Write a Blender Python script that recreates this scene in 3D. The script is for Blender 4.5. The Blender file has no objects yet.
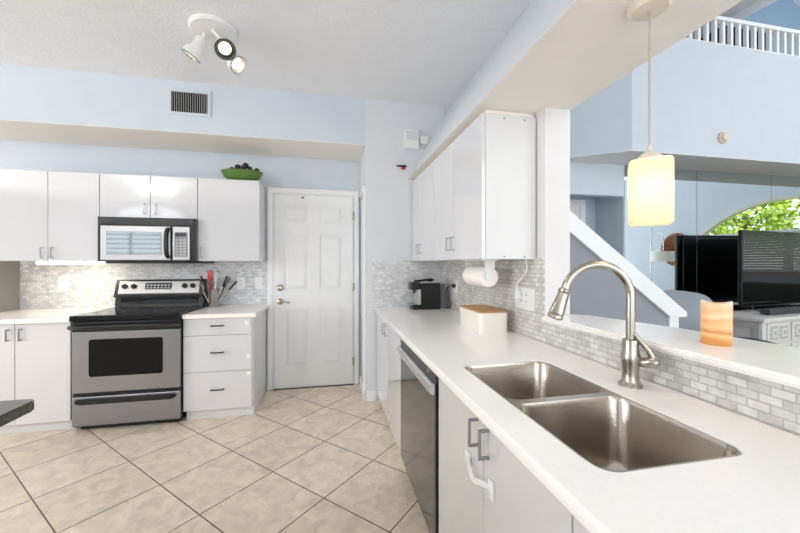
import bpy, bmesh, math, random
from mathutils import Vector, Matrix
sc = bpy.context.scene
C = sc.collection
random.seed(7)
PI = math.pi

# ------------------------------------------------------------------ camera, sky, light, exposure
cd = bpy.data.cameras.new('camera'); cam = bpy.data.objects.new('camera', cd); C.objects.link(cam)
cam.location = (0, 0, 1.30)
cam.rotation_euler = (PI/2, 0, -math.atan(72/348))
cd.sensor_width = 36; cd.lens = 348/800*36; cd.shift_y = -2.5/800
cd.clip_start = 0.02; cd.clip_end = 200
sc.camera = cam

w = bpy.data.worlds.new('sky'); sc.world = w; w.use_nodes = True
bgn = w.node_tree.nodes['Background']
bgn.inputs[0].default_value = (0.93, 0.965, 1.0, 1); bgn.inputs[1].default_value = 1.9

def lamp(name, typ, loc, energy, color=(1, 1, 1), rot=(0, 0, 0), size=None, size_y=None, radius=None):
    d = bpy.data.lights.new(name, typ); d.energy = energy; d.color = color
    if typ == 'AREA':
        d.shape = 'RECTANGLE'; d.size = size; d.size_y = size_y
    if radius is not None and typ in ('POINT', 'SPOT'): d.shadow_soft_size = radius
    o = bpy.data.objects.new(name, d); C.objects.link(o); o.location = loc; o.rotation_euler = rot
    return o
sun = lamp('sun', 'SUN', (0, 0, 10), 5.0, (1, .96, .88), (math.radians(-48), 0, 0)); sun.data.angle = .02
# area lights added out of view to brighten kitchen and living room
lamp('fill_behind_camera', 'AREA', (1.9, -2.9, 1.5), 22, (.97, .985, 1), (PI/2, 0, 0), 5.2, 2.4)  # added fill from behind the camera, no glazing modelled
lamp('fill_living_high', 'AREA', (8.4, 0.6, 4.3), 44, (.98, .99, 1), (0, math.radians(82), 0), 1.1, 5.5)  # added fill high by the far right wall, which has no window there
lamp('fill_dining_side', 'AREA', (-6.8, 0.25, 1.5), 105, (.96, .98, 1), (0, -PI/2, 0), 2.2, 3.5)  # added fill from the dining side, brightens the sink-side cabinets

sc.view_settings.view_transform = 'Standard'; sc.view_settings.look = 'None'
sc.view_settings.exposure = 0.36; sc.view_settings.gamma = 1; sc.view_settings.use_curve_mapping = False
sc.cycles.max_bounces = 10; sc.cycles.diffuse_bounces = 6; sc.cycles.glossy_bounces = 6
sc.cycles.transmission_bounces = 6; sc.cycles.sample_clamp_indirect = 6
sc.cycles.caustics_reflective = False; sc.cycles.caustics_refractive = False

# ------------------------------------------------------------------ materials
def lin(c):
    if isinstance(c, str):
        c = [int(c[i:i+2], 16)/255 for i in (0, 2, 4)]
        c = [x/12.92 if x <= .04045 else ((x+.055)/1.055)**2.4 for x in c]
    return (c[0], c[1], c[2], 1)
MATS = {}
def mat(name, col, rough=.5, metal=0, spec=.5, coat=0, noise=0, nscale=8, bump=0, bscale=60, emit=None, estr=0, trans=0, stretch=None, alpha=1):
    if name in MATS: return MATS[name]
    m = bpy.data.materials.new(name); m.use_nodes = True
    nt = m.node_tree; b = nt.nodes['Principled BSDF']
    b.inputs['Roughness'].default_value = rough; b.inputs['Metallic'].default_value = metal
    b.inputs['Specular IOR Level'].default_value = spec
    b.inputs['Coat Weight'].default_value = coat; b.inputs['Coat Roughness'].default_value = .05
    b.inputs['Transmission Weight'].default_value = trans
    col = lin(col)
    tc = nt.nodes.new('ShaderNodeTexCoord')
    n = nt.nodes.new('ShaderNodeTexNoise'); n.inputs['Scale'].default_value = nscale; n.inputs['Detail'].default_value = 5
    if stretch:
        mp = nt.nodes.new('ShaderNodeMapping'); mp.inputs['Scale'].default_value = stretch
        nt.links.new(tc.outputs['Object'], mp.inputs[0]); nt.links.new(mp.outputs[0], n.inputs['Vector'])
    else: nt.links.new(tc.outputs['Object'], n.inputs['Vector'])
    r = nt.nodes.new('ShaderNodeValToRGB')
    k = noise if noise else .015
    r.color_ramp.elements[0].position = .3; r.color_ramp.elements[1].position = .7
    r.color_ramp.elements[0].color = tuple(max(0, x*(1-k)) for x in col[:3])+(1,)
    r.color_ramp.elements[1].color = tuple(min(1, x*(1+k)) for x in col[:3])+(1,)
    nt.links.new(n.outputs['Fac'], r.inputs[0]); nt.links.new(r.outputs[0], b.inputs['Base Color'])
    if bump:
        n2 = nt.nodes.new('ShaderNodeTexNoise'); n2.inputs['Scale'].default_value = bscale; n2.inputs['Detail'].default_value = 3
        nt.links.new((mp.outputs[0] if stretch else tc.outputs['Object']), n2.inputs['Vector'])
        bp = nt.nodes.new('ShaderNodeBump'); bp.inputs['Strength'].default_value = bump; bp.inputs['Distance'].default_value = .004
        nt.links.new(n2.outputs['Fac'], bp.inputs['Height']); nt.links.new(bp.outputs[0], b.inputs['Normal'])
    if emit is not None:
        b.inputs['Emission Color'].default_value = lin(emit); b.inputs['Emission Strength'].default_value = estr
    MATS[name] = m
    return m

def brick(name, axes, bw, rh, mortar, c1, c2, cm, rough=.3, offset=.5, rot=0, loc=(0, 0, 0), nscale=30, namt=.5, bump=.3):
    m = bpy.data.materials.new(name); m.use_nodes = True
    nt = m.node_tree; L = nt.links; b = nt.nodes['Principled BSDF']; b.inputs['Roughness'].default_value = rough
    tc = nt.nodes.new('ShaderNodeTexCoord'); sp = nt.nodes.new('ShaderNodeSeparateXYZ'); cb = nt.nodes.new('ShaderNodeCombineXYZ')
    L.new(tc.outputs['Object'], sp.inputs[0])
    L.new(sp.outputs[axes[0]], cb.inputs[0]); L.new(sp.outputs[axes[1]], cb.inputs[1])
    mp = nt.nodes.new('ShaderNodeMapping'); mp.inputs['Rotation'].default_value = (0, 0, rot); mp.inputs['Location'].default_value = loc
    L.new(cb.outputs[0], mp.inputs[0])
    br = nt.nodes.new('ShaderNodeTexBrick'); br.offset = offset; br.inputs['Scale'].default_value = 1
    br.inputs['Brick Width'].default_value = bw; br.inputs['Row Height'].default_value = rh
    br.inputs['Mortar Size'].default_value = mortar; br.inputs['Mortar Smooth'].default_value = .1
    br.inputs['Color1'].default_value = lin(c1); br.inputs['Color2'].default_value = lin(c2); br.inputs['Mortar'].default_value = lin(cm)
    L.new(mp.outputs[0], br.inputs['Vector'])
    n = nt.nodes.new('ShaderNodeTexNoise'); n.inputs['Scale'].default_value = nscale; n.inputs['Detail'].default_value = 8; n.inputs['Distortion'].default_value = .8
    n.inputs['Roughness'].default_value = .65
    L.new(tc.outputs['Object'], n.inputs['Vector'])
    r = nt.nodes.new('ShaderNodeValToRGB'); r.color_ramp.elements[0].position = .32; r.color_ramp.elements[1].position = .62
    r.color_ramp.elements[0].color = (1-namt, 1-namt*1.02, 1-namt*1.06, 1); r.color_ramp.elements[1].color = (1, 1, 1, 1)
    L.new(n.outputs['Fac'], r.inputs[0])
    mx = nt.nodes.new('ShaderNodeMix'); mx.data_type = 'RGBA'; mx.blend_type = 'MULTIPLY'; mx.inputs['Factor'].default_value = 1
    L.new(br.outputs['Color'], mx.inputs[6]); L.new(r.outputs[0], mx.inputs[7]); L.new(mx.outputs[2], b.inputs['Base Color'])
    bp = nt.nodes.new('ShaderNodeBump'); bp.inputs['Strength'].default_value = bump; bp.inputs['Distance'].default_value = .002; bp.invert = True
    L.new(br.outputs['Fac'], bp.inputs['Height']); L.new(bp.outputs[0], b.inputs['Normal'])
    MATS[name] = m
    return m

BLUE = mat('blue_wall_paint', 'CFD6DF', .75)
PALE = mat('pale_wall_paint', 'D9DCE0', .7)
TRIM = mat('white_trim_paint', 'EEEFF0', .4)
DOORP = mat('white_door_paint', 'E9EAEA', .4, noise=.03, nscale=5)
CEIL = mat('white_textured_ceiling', 'EDEFF3', .9, bump=1.0, bscale=45)
UNDER = mat('white_soffit_paint', 'EFEBE6', .7)
GRAYW = mat('grey_stair_wall_paint', '9497A0', .8)
TAUPE = mat('taupe_grey_paint', '8C8A86', .6)
CABW = mat('white_gloss_laminate', 'DADADD', .08, noise=.006, coat=1)
CABW.node_tree.nodes['Principled BSDF'].inputs['Coat IOR'].default_value = 1.9
CABS = mat('white_laminate_side', 'DADADA', .3)
QUARTZ = mat('white_quartz', 'FBF8F5', .16, noise=.02, nscale=60)
STEEL = mat('brushed_stainless', 'B9B6B0', .24, metal=1, noise=.07, nscale=6, stretch=(4, 4, 120))
STEELX = mat('appliance_stainless', '9B9CA0', .3, metal=1, noise=.05, nscale=3, stretch=(1, 1, 60))
SINKM = mat('sink_stainless', 'B5AEA4', .22, metal=1, noise=.10, nscale=5, bump=.1, bscale=90)
NICKEL = mat('brushed_nickel', 'B0ABA3', .24, metal=1)
PULL = mat('satin_pull_metal', 'A3A4A8', .22, metal=1)
CHROME = mat('polished_chrome', 'C9CBCE', .12, metal=1)
SILV = mat('silver_panel', 'C9C9CB', .3, metal=.6)
BLACKG = mat('black_glass', '0A0A0B', .05, spec=.5)
BLACKP = mat('black_plastic', '121213', .3)
DKGR = mat('dark_grey_plastic', '3A3B3D', .35)
GREYP = mat('grey_plastic', '8A8C90', .4)
WHITEP = mat('white_plastic', 'ECECEA', .35)
DWM = mat('dishwasher_steel', '77797D', .12, metal=1, noise=.04, nscale=2)
GRANITE = mat('dark_granite', '4A463C', .12, noise=.5, nscale=90)
MIRROR = mat('mirror_silver', 'DCE6E8', .0, metal=1, noise=.001)
MARX = brick('marble_mosaic_back', (0, 2), .0508, .0240, .0022, 'F0F1F2', 'CDD0D4', 'D0D2D4', nscale=22, namt=.24)
MARY = brick('marble_mosaic_side', (1, 2), .0508, .0240, .0022, 'E9E7E4', 'D0CECB', 'C0BEBA', nscale=14, namt=.30)
TILE = brick('beige_porcelain_tile', (0, 1), .4458, .4458, .0035, 'F0E2CF', 'E9D9C4', '5C4735', .28, 0, -PI/4, (-.0453, -.0768, 0), nscale=10, namt=.27, bump=.2)
WOOD = mat('oak_lid_wood', 'B98A58', .45, noise=.2, nscale=6, stretch=(2, 20, 2))
CREAM = mat('cream_enamel', 'EDE8DE', .35)

# ------------------------------------------------------------------ mesh helpers
WM = {}
def finish(name, bm, m, parent=None, smooth=False, world=True):
    if parent is not None and world:
        bmesh.ops.transform(bm, matrix=WM[parent.name].inverted(), verts=bm.verts)
    bmesh.ops.recalc_face_normals(bm, faces=bm.faces)
    me = bpy.data.meshes.new(name); bm.to_mesh(me); bm.free()
    for x in (m if isinstance(m, (list, tuple)) else [m]): me.materials.append(x)
    if smooth:
        me.polygons.foreach_set('use_smooth', [True]*len(me.polygons))
        me.set_sharp_from_angle(angle=math.radians(38))
    o = bpy.data.objects.new(name, me); C.objects.link(o)
    if parent is not None: o.parent = parent; WM[o.name] = WM[parent.name]
    else: WM[o.name] = Matrix.Identity(4)
    return o
def thing(name, label, cat, loc=(0, 0, 0), rotz=0, group=None):
    o = bpy.data.objects.new(name, None); C.objects.link(o); o.empty_display_size = .1
    o.location = loc; o.rotation_euler = (0, 0, rotz); o['label'] = label; o['category'] = cat
    if group: o['group'] = group
    WM[o.name] = Matrix.Translation(loc) @ Matrix.Rotation(rotz, 4, 'Z')
    return o
def tag(o, label, cat, group=None):
    o['label'] = label; o['category'] = cat
    if group: o['group'] = group
    return o
def base_at(o, loc):
    """put the origin of a one-mesh thing at its base"""
    o.data.transform(Matrix.Translation(-Vector(loc))); o.location = loc; return o
def struct(o): o['kind'] = 'structure'; return o
def B(): return bmesh.new()
def box(bm, x0, x1, y0, y1, z0, z1, bev=0, M=None, mi=0, seg=2):
    t = bmesh.new()
    bmesh.ops.create_cube(t, size=1)
    bmesh.ops.transform(t, matrix=Matrix.Translation(((x0+x1)/2, (y0+y1)/2, (z0+z1)/2)) @ Matrix.Diagonal((abs(x1-x0), abs(y1-y0), abs(z1-z0), 1)), verts=t.verts)
    if bev: bmesh.ops.bevel(t, geom=t.edges[:], offset=bev, segments=seg, affect='EDGES', profile=.5)
    if M is not None: bmesh.ops.transform(t, matrix=M, verts=t.verts)
    for f in t.faces: f.material_index = mi
    me = bpy.data.meshes.new('t'); t.to_mesh(me); t.free(); bm.from_mesh(me); bpy.data.meshes.remove(me)
    return bm
def bx(*a, **k): return box(B(), *a, **k)
def axis_matrix(p, d):
    d = Vector(d).normalized()
    return Matrix.Translation(p) @ d.to_track_quat('Z', 'Y').to_matrix().to_4x4()
def lathe(bm, prof, M=None, n=32, sx=1, sy=1, cap=True):
    rings = []
    for r, z in prof:
        rings.append([bm.verts.new((M or Matrix.Identity(4)) @ Vector((max(r, 1e-4)*math.cos(2*PI*i/n)*sx, max(r, 1e-4)*math.sin(2*PI*i/n)*sy, z))) for i in range(n)])
    for a, b in zip(rings, rings[1:]):
        for i in range(n): bm.faces.new((a[i], a[(i+1) % n], b[(i+1) % n], b[i]))
    if cap:
        bm.faces.new(rings[0][::-1]); bm.faces.new(rings[-1])
    return bm
def cyl(bm, p0, p1, r, n=20, r1=None):
    p0 = Vector(p0); p1 = Vector(p1)
    return lathe(bm, [(r, 0), (r if r1 is None else r1, (p1-p0).length)], axis_matrix(p0, p1-p0), n)
def smooth_path(pts, k=8):
    P = [Vector(p) for p in pts]; out = []
    for i in range(len(P)-1):
        a = P[max(i-1, 0)]; b = P[i]; c = P[i+1]; d = P[min(i+2, len(P)-1)]
        for j in range(k):
            t = j/k
            out.append(.5*((2*b)+(-a+c)*t+(2*a-5*b+4*c-d)*t*t+(-a+3*b-3*c+d)*t**3))
    return out+[P[-1]]
def tube(bm, pts, r, n=10, rs=None):
    P = [Vector(p) for p in pts]
    up = Vector((0, 0, 1)); rings = []
    d0 = (P[1]-P[0]).normalized()
    nrm = d0.orthogonal().normalized()
    for i, p in enumerate(P):
        d = (P[min(i+1, len(P)-1)]-P[max(i-1, 0)]).normalized()
        nrm = (nrm - d*nrm.dot(d)).normalized(); bi = d.cross(nrm)
        rr = rs[i] if rs else r
        rings.append([bm.verts.new(p+(nrm*math.cos(2*PI*k/n)+bi*math.sin(2*PI*k/n))*rr) for k in range(n)])
    for a, b in zip(rings, rings[1:]):
        for i in range(n): bm.faces.new((a[i], a[(i+1) % n], b[(i+1) % n], b[i]))
    bm.faces.new(rings[0][::-1]); bm.faces.new(rings[-1])
    return bm
def prism(bm, poly, d0, d1, plane='XY'):
    """extrude a 2D outline: XY (along Z), XZ (along Y), YZ (along X)"""
    def P(u, v, d): return (u, v, d) if plane == 'XY' else (u, d, v) if plane == 'XZ' else (d, u, v)
    a = [bm.verts.new(P(u, v, d0)) for u, v in poly]; b = [bm.verts.new(P(u, v, d1)) for u, v in poly]
    n = len(poly); bm.faces.new(a[::-1]); bm.faces.new(b)
    for i in range(n): bm.faces.new((a[i], a[(i+1) % n], b[(i+1) % n], b[i]))
    return bm
def holed(outlines, t0, t1, plane='XY'):
    """a sheet with holes between t0 and t1"""
    cu = bpy.data.curves.new('c', 'CURVE'); cu.dimensions = '2D'; cu.fill_mode = 'BOTH'; cu.extrude = (t1-t0)/2
    for ol in outlines:
        s = cu.splines.new('POLY'); s.points.add(len(ol)-1); s.use_cyclic_u = True
        for p, q in zip(s.points, ol): p.co = (q[0], q[1], 0, 1)
    o = bpy.data.objects.new('c', cu); C.objects.link(o)
    dg = bpy.context.evaluated_depsgraph_get(); me = bpy.data.meshes.new_from_object(o.evaluated_get(dg))
    bm = B(); bm.from_mesh(me); bpy.data.objects.remove(o); bpy.data.curves.remove(cu); bpy.data.meshes.remove(me)
    bmesh.ops.remove_doubles(bm, verts=bm.verts, dist=1e-5)
    bmesh.ops.translate(bm, vec=(0, 0, (t0+t1)/2), verts=bm.verts)
    for v in bm.verts:
        x, y, z = v.co
        v.co = (x, y, z) if plane == 'XY' else (x, z, y) if plane == 'XZ' else (z, x, y)
    return bm
def rrect(x0, x1, y0, y1, r, n=8):
    out = []
    for cx, cy, a0 in ((x1-r, y1-r, 0), (x0+r, y1-r, PI/2), (x0+r, y0+r, PI), (x1-r, y0+r, 1.5*PI)):
        for i in range(n+1):
            a = a0+PI/2*i/n; out.append((cx+r*math.cos(a), cy+r*math.sin(a)))
    return out
def loft(bm, rings, cap_last=True):
    R = [[bm.verts.new(p) for p in r] for r in rings]; n = len(R[0])
    for a, b in zip(R, R[1:]):
        for i in range(n): bm.faces.new((a[i], a[(i+1) % n], b[(i+1) % n], b[i]))
    if cap_last: bm.faces.new(R[-1])
    return bm
def ball(bm, c, r, sub=2, sc_=(1, 1, 1)):
    bmesh.ops.create_icosphere(bm, subdivisions=sub, radius=r, matrix=Matrix.Translation(c) @ Matrix.Diagonal((*sc_, 1)))
    return bm

# ------------------------------------------------------------------ room shell
def wall(name, m, *a, **k): return struct(finish(name, bx(*a, **k), m))
floor = struct(finish('floor', bx(-7.0, 1.126, -3.0, 3.95, -.1, 0), TILE))
LFLOOR = mat('living_room_carpet', 'B9B2A8', .9, noise=.1, nscale=200)
wall('floor_living', LFLOOR, 1.126, 8.6, -3, 4.0, -.1, 0)
wall('wall_back', BLUE, -7, .35, 3.836, 3.95, 0, 2.43)
wall('ceiling', CEIL, -7, 1.19, -3.0, 3.3, 2.867, 2.95)
# dropped soffit over the back run: blue face, white underside
b = bx(-7, .35, 3.3, 3.95, 2.431, 2.95); box(b, -7, .35, 3.302, 3.836, 2.428, 2.431, mi=1)
struct(finish('wall_soffit', b, [BLUE, UNDER]))
wall('wall_end', PALE, .35, 1.126, 3.3, 3.95, 0, 2.95)
wall('wall_left', TAUPE, -2.90, -2.765, 3.50, 3.836, 0, 1.327)
# wall behind the sink run, with its low part under the raised ledge
b = bx(1.126, 1.276, 1.65, 3.95, 0, 2.13); box(b, 1.126, 1.276, -3.0, 1.65, 0, 1.003)
struct(finish('wall_right', b, mat('white_post_paint', 'DEDCDC', .6)))
# beam above the bar opening, its kitchen face sloped
b = prism(B(), [(.762, 2.133), (1.28, 2.133), (1.28, 4.3), (1.19, 4.3), (1.19, 2.867)], -3.0, 3.3, 'XZ')
box(b, .764, 1.279, -2.999, 3.299, 2.13, 2.133, mi=1)
box(b, 1.128, 1.28, 3.3, 3.95, 2.13, 4.3)
struct(finish('wall_beam', b, [mat('grey_blue_beam_paint', 'CCD1D6', .75), UNDER]))
# living room
LOFT = mat('pale_blue_loft_paint', 'CCD2DB', .75)
b = B()
prism(b, [(2.95, 2.91), (9, 2.91), (9, 2.99), (2.99, 2.99), (2.56, 3.30), (1.28, 3.30), (1.28, 3.235), (2.506, 3.235)], 2.43, 3.62)
struct(finish('wall_loft', b, LOFT))
struct(finish('ceiling_under_loft', prism(B(), [(1.28, 3.237), (2.507, 3.237), (2.952, 2.912), (8.5, 2.912), (8.5, 4.0), (1.28, 4.0)], 2.424, 2.50), mat('white_under_loft_paint', 'F4F4F4', .7)))
b = bx(3.30, 8.5, 3.375, 3.46, 0, 2.43); box(b, 1.28, 3.30, 3.36, 3.46, 2.07, 2.43)
struct(finish('wall_mirror_side', b, BLUE))
b = bx(1.28, 3.42, 3.8, 3.9, 0, 2.43); box(b, 3.30, 3.42, 3.46, 3.8, 0, 2.43)
HALL = mat('hall_blue_paint', 'C3D0DC', .8)
struct(finish('wall_hall', b, HALL))
# loft room
b = bx(1.28, 8.6, 4.2, 4.3, 2.4, 5.9); struct(finish('wall_loft_back', b, mat('deep_blue_paint', '8FA9C0', .8)))
b = prism(B(), [(1.28, 4.2), (4.65, 4.2), (7.2, 5.6), (8.6, 4.9), (8.6, 5.0), (7.2, 5.7), (4.65, 4.3), (1.28, 4.3)], -3, 4.3, 'XZ')
struct(finish('ceiling_living', b, CEIL))
# stair half wall with its white cap
def sl(x): return .895+.733*(2.93-x)
b = prism(B(), [(1.28, 0), (2.85, 0), (2.85, sl(2.85)-.08), (1.28, sl(1.28)-.05)], 2.41, 2.50, 'XZ')
struct(finish('wall_stair', b, GRAYW))
b = prism(B(), [(2.96, .855), (2.96, .895), (1.28, sl(1.28)+.02), (1.28, sl(1.28)-.145), (2.80, .855)], 2.38, 2.53, 'XZ')
box(b, 2.80, 2.895, 2.395, 2.515, 0, .855)
struct(finish('trim_1', b, TRIM))
# right wall with the arched window
YC, HW, ZS, ZT = 1.74, 1.50, 1.95, 2.54
def arch(yc, hw, zs, zt, n=24, z0=None):
    R = (hw*hw+(zt-zs)**2)/(2*(zt-zs)); zc = zt-R; a = math.asin(hw/R)
    pts = [(yc+R*math.sin(a-2*a*i/n), zc+R*math.cos(a-2*a*i/n)) for i in range(n+1)]
    return pts+([(yc-hw, z0), (yc+hw, z0)] if z0 is not None else [])
struct(finish('wall_far_right', holed([[(-3, 0), (4.3, 0), (4.3, 5.6), (-3, 5.6)], arch(YC, HW, ZS, ZT, z0=1.15)], 8.5, 8.62, 'YZ'), BLUE))
FRAMEW = mat('beige_window_frame', 'DDD0BC', .5)
wf = holed([arch(YC, HW+.035, ZS, ZT+.035, z0=1.11), arch(YC, HW-.02, ZS, ZT-.02, z0=1.17)], 8.46, 8.56, 'YZ')
box(wf, 8.47, 8.54, YC-HW, YC+HW, 1.90, 1.95)
struct(finish('window_1', wf, FRAMEW))
BLIND = mat('white_blind_slats', 'E9ECEE', .5)
b = B()
for i in range(15):
    z = 1.19+i*.05; box(b, -.026, .026, -(HW-.05), HW-.05, -.0015, .0015, 0, Matrix.Translation((8.4575, YC, z)) @ Matrix.Rotation(math.radians(52), 4, 'Y'))
tb = BLIND.node_tree; bt = tb.nodes.new('ShaderNodeBsdfTranslucent'); bt.inputs[0].default_value = (.9, .9, .9, 1); bm_ = tb.nodes.new('ShaderNodeMixShader')
tb.links.new(tb.nodes['Principled BSDF'].outputs[0], bm_.inputs[1]); tb.links.new(bt.outputs[0], bm_.inputs[2]); tb.links.new(bm_.outputs[0], tb.nodes['Material Output'].inputs[0])
bl = thing('window_blind', 'white slatted blind across the lower part of the arched living room window', 'blind', (8.455, YC, 1.17))
finish('slats', b, BLIND, bl); finish('head_rail', bx(8.43, 8.49, YC-HW+.04, YC+HW-.04, 1.905, 1.95), BLIND, bl)
finish('bottom_rail', bx(8.44, 8.475, YC-HW+.05, YC+HW-.05, 1.155, 1.168), BLIND, bl)

# rear wall of the dining side with its arched window, seen only in reflections
XC2 = -4.45
b = holed([[(-7, 0), (-1.6, 0), (-1.6, 2.867), (-7, 2.867)], arch(XC2, .92, 2.40, 2.81, z0=2.36), [(XC2-1.05, .95), (XC2+1.05, .95), (XC2+1.05, 2.2), (XC2-1.05, 2.2)]], -3.05, -2.95, 'XZ')
struct(finish('wall_front', b, mat('grey_dining_wall_paint', '8E949B', .8)))
b = B()
for x in (XC2-1.05, XC2-.35, XC2+.35, XC2+1.05): box(b, x-.025, x+.025, -2.99, -2.93, .93, 2.22)
for z in (.93, 2.2): box(b, XC2-1.07, XC2+1.07, -2.99, -2.93, z, z+.04)
struct(finish('window_2', b, TRIM))
struct(finish('wall_dining', holed([[(-3.05, 0), (3.95, 0), (3.95, 2.867), (-3.05, 2.867)], [(-1.5, .4), (2.0, .4), (2.0, 2.6), (-1.5, 2.6)]], -7.1, -7.0, 'YZ'), MATS['grey_dining_wall_paint']))
b = B()
for i in range(11): box(b, XC2-1.03, XC2+1.03, -2.93, -2.90, .98+i*.115, .98+i*.115+.028)
o = finish('window_blind', b, BLIND); tag(o, 'white slatted blind on the dining window, mirrored in the microwave door', 'blind')

# ------------------------------------------------------------------ trims, kitchen door
CAS = .064
d1 = struct(thing('door_1', '', '')); del d1['label']; del d1['category']
DX0, DX1, DZ = -.549, .268, 2.03
def panelled(x0, x1, y, z1, panels, z0=.008):
    b = holed([[(x0, z0), (x1, z0), (x1, z1), (x0, z1)]]+[[(a, c), (bb, c), (bb, d), (a, d)] for a, bb, c, d in panels], y, y+.035, 'XZ')
    for a, bb, c, d in panels:   # recessed moulding and raised field
        box(b, a, bb, y+.011, y+.03, c, d)
        i0, i1 = .014, .045
        lo = [(a+i0, y+.011, c+i0), (bb-i0, y+.011, c+i0), (bb-i0, y+.011, d-i0), (a+i0, y+.011, d-i0)]
        hi = [(a+i1, y+.002, c+i1), (bb-i1, y+.002, c+i1), (bb-i1, y+.002, d-i1), (a+i1, y+.002, d-i1)]
        loft(b, [lo, hi])
    return b
pn = [(-.445, -.205, 1.72, 1.915), (-.085, .155, 1.72, 1.915), (-.445, -.205, 1.022, 1.615), (-.085, .155, 1.022, 1.615), (-.445, -.205, .222, .83), (-.085, .155, .222, .83)]
slab = finish('door_slab', panelled(DX0+.004, DX1-.004, 3.785, DZ-.004, pn), DOORP, d1)
b = B()
for x0, x1 in ((DX0-CAS, DX0), (DX1, DX1+CAS)):
    box(b, x0, x1, 3.800, 3.836, 0, DZ-.0005, .002); box(b, x0+.012, x1-.012, 3.790, 3.801, 0, DZ+.0115, .003)
box(b, DX0-CAS, DX1+CAS, 3.800, 3.836, DZ, DZ+CAS, .004); box(b, DX0-CAS+.012, DX1+CAS-.012, 3.790, 3.802, DZ+.012, DZ+CAS-.012, .003)
finish('door_casing', b, TRIM, d1)
finish('threshold', bx(DX0, DX1, 3.77, 3.836, .0, .008), BLACKP, d1)
b = lathe(B(), [(.032, 0), (.032, .012), (.024, .02), (.012, .022)], axis_matrix((-.485, 3.787, 1.053), (0, -1, 0)), 24)
finish('deadbolt', b, NICKEL, d1, True)
b = lathe(B(), [(.032, 0), (.030, .012), (.012, .02), (.012, .045)], axis_matrix((-.485, 3.787, .91), (0, -1, 0)), 24)
tube(b, smooth_path([(-.485, 3.742, .91), (-.45, 3.74, .912), (-.41, 3.742, .905), (-.385, 3.748, .900)]), .008)
finish('door_handle', b, NICKEL, d1, True)
for z in (.25, 1.05, 1.82):
    b = cyl(B(), (DX1-.002, 3.779, z-.045), (DX1-.002, 3.779, z+.045), .008, 10); finish('hinge', b, NICKEL, d1, True)
finish('door_viewer', cyl(B(), (-.26, 3.787, 1.995), (-.26, 3.776, 1.995), .010, 14), BLACKP, d1, True)
# niche side wall: casing of a closed side door
b = bx(.332, .35, 3.36, 3.40, 0, 2.02); box(b, .332, .35, 3.36, 3.79, 2.0201, 2.06)
struct(finish('door_2', b, TRIM))
b = bx(.322, .333, 3.47, 3.50, 1.93, 2.0, .003)
tag(finish('door_hook', b, NICKEL), 'small dark metal bracket high on the niche side wall beside white door', 'bracket')
struct(finish('baseboard_end', bx(.338, .452, 3.286, 3.30, 0, .09, .003), TRIM))
b = bx(.334, .35, 3.40, 3.79, 0, .09, .003); box(b, .334, .35, 3.286, 3.36, 0, .09, .003)
struct(finish('baseboard_niche', b, TRIM))
struct(finish('baseboard_back', bx(-.625, -.613, 3.822, 3.836, 0, .09), TRIM))

# hallway door in the living room
d3 = struct(thing('door_3', '', '')); del d3['label']; del d3['category']
finish('door_slab', panelled(2.30, 3.05, 3.765, 2.02, [(2.38, 2.64, 1.0, 1.9), (2.72, 2.97, 1.0, 1.9), (2.38, 2.64, .2, .85), (2.72, 2.97, .2, .85)]), DOORP, d3)
b = B()
for x0, x1 in ((2.23, 2.30), (3.05, 3.12)): box(b, x0, x1, 3.75, 3.80, 0, 2.0199)
box(b, 2.23, 3.12, 3.75, 3.80, 2.02, 2.09); finish('door_casing', b, TRIM, d3)

# backsplashes
struct(finish('wall_tile_back', bx(-2.78, -.613, 3.828, 3.836, .885, 1.327), MARX))
struct(finish('wall_tile_end', bx(.41, 1.118, 3.292, 3.30, .885, 1.335), MARX))
b = bx(1.118, 1.126, 1.652, 3.292, .885, 1.335); box(b, 1.118, 1.126, -2, 1.652, .885, 1.003)
struct(finish('wall_tile_right', b, MARY))

# ------------------------------------------------------------------ handles
def bow(bm, c, axis, out, L=.096, proj=.03, t=.009):
    """square-section bow pull: centre, long axis, outward direction"""
    c = Vector(c); ax = Vector(axis); o = Vector(out); s = ax.cross(o)
    R = Matrix((ax, s, o)).transposed().to_4x4(); M = Matrix.Translation(c) @ R
    box(bm, -L/2, L/2, -t/2, t/2, proj-t, proj, .0015, M)
    for e in (-1, 1): box(bm, e*(L/2-t/2)-t/2, e*(L/2-t/2)+t/2, -t/2, t/2, 0, proj-t, 0, M)
    return bm

# ------------------------------------------------------------------ wall cabinets, back wall
YF = 3.50
def wall_unit(label, x0, x1, z0, z1, doors, side_r=False, group='white wall cabinets on the back wall'):
    t = thing('wall_cabinet', label, 'cabinet', ((x0+x1)/2, 3.66, z0), 0, group)
    finish('body', bx(x0, x1, YF+.021, 3.828, z0, z1), CABS, t)
    for a, bb, hx, hz in doors:
        d = finish('cabinet_door', bx(a+.0025, bb-.0025, YF, YF+.019, z0+.001, z1-.001, .0015), CABW, t)
        finish('handle', bow(B(), (hx, YF, hz), (0, 0, 1), (0, -1, 0), .09, .03, .008), PULL, d)
    return t
wall_unit('tall white gloss wall cabinet left of the microwave, above the lit tiles', -2.71, -1.951, 1.327, 2.09,
          [(-2.71, -2.33, -2.365, 1.395), (-2.33, -1.951, -2.292, 1.395)])
wall_unit('short white two-door wall cabinet directly over the microwave', -1.949, -1.172, 1.712, 2.09,
          [(-1.949, -1.556, -1.60, 1.79), (-1.556, -1.172, -1.515, 1.79)])
wall_unit('white single-door wall cabinet under the green bowl, beside the door', -1.170, -.636, 1.327, 2.09,
          [(-1.170, -.636, -1.135, 1.41)])
LED = mat('warm_strip_diffuser', 'FFF4DC', .4, emit='FFF0CF', estr=7)
t = thing('under_cabinet_light', 'long glowing strip light under the left wall cabinet', 'light', (-2.2, 3.58, 1.327))
finish('housing', bx(-2.43, -1.955, 3.515, 3.60, 1.318, 1.326), WHITEP, t)
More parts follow.
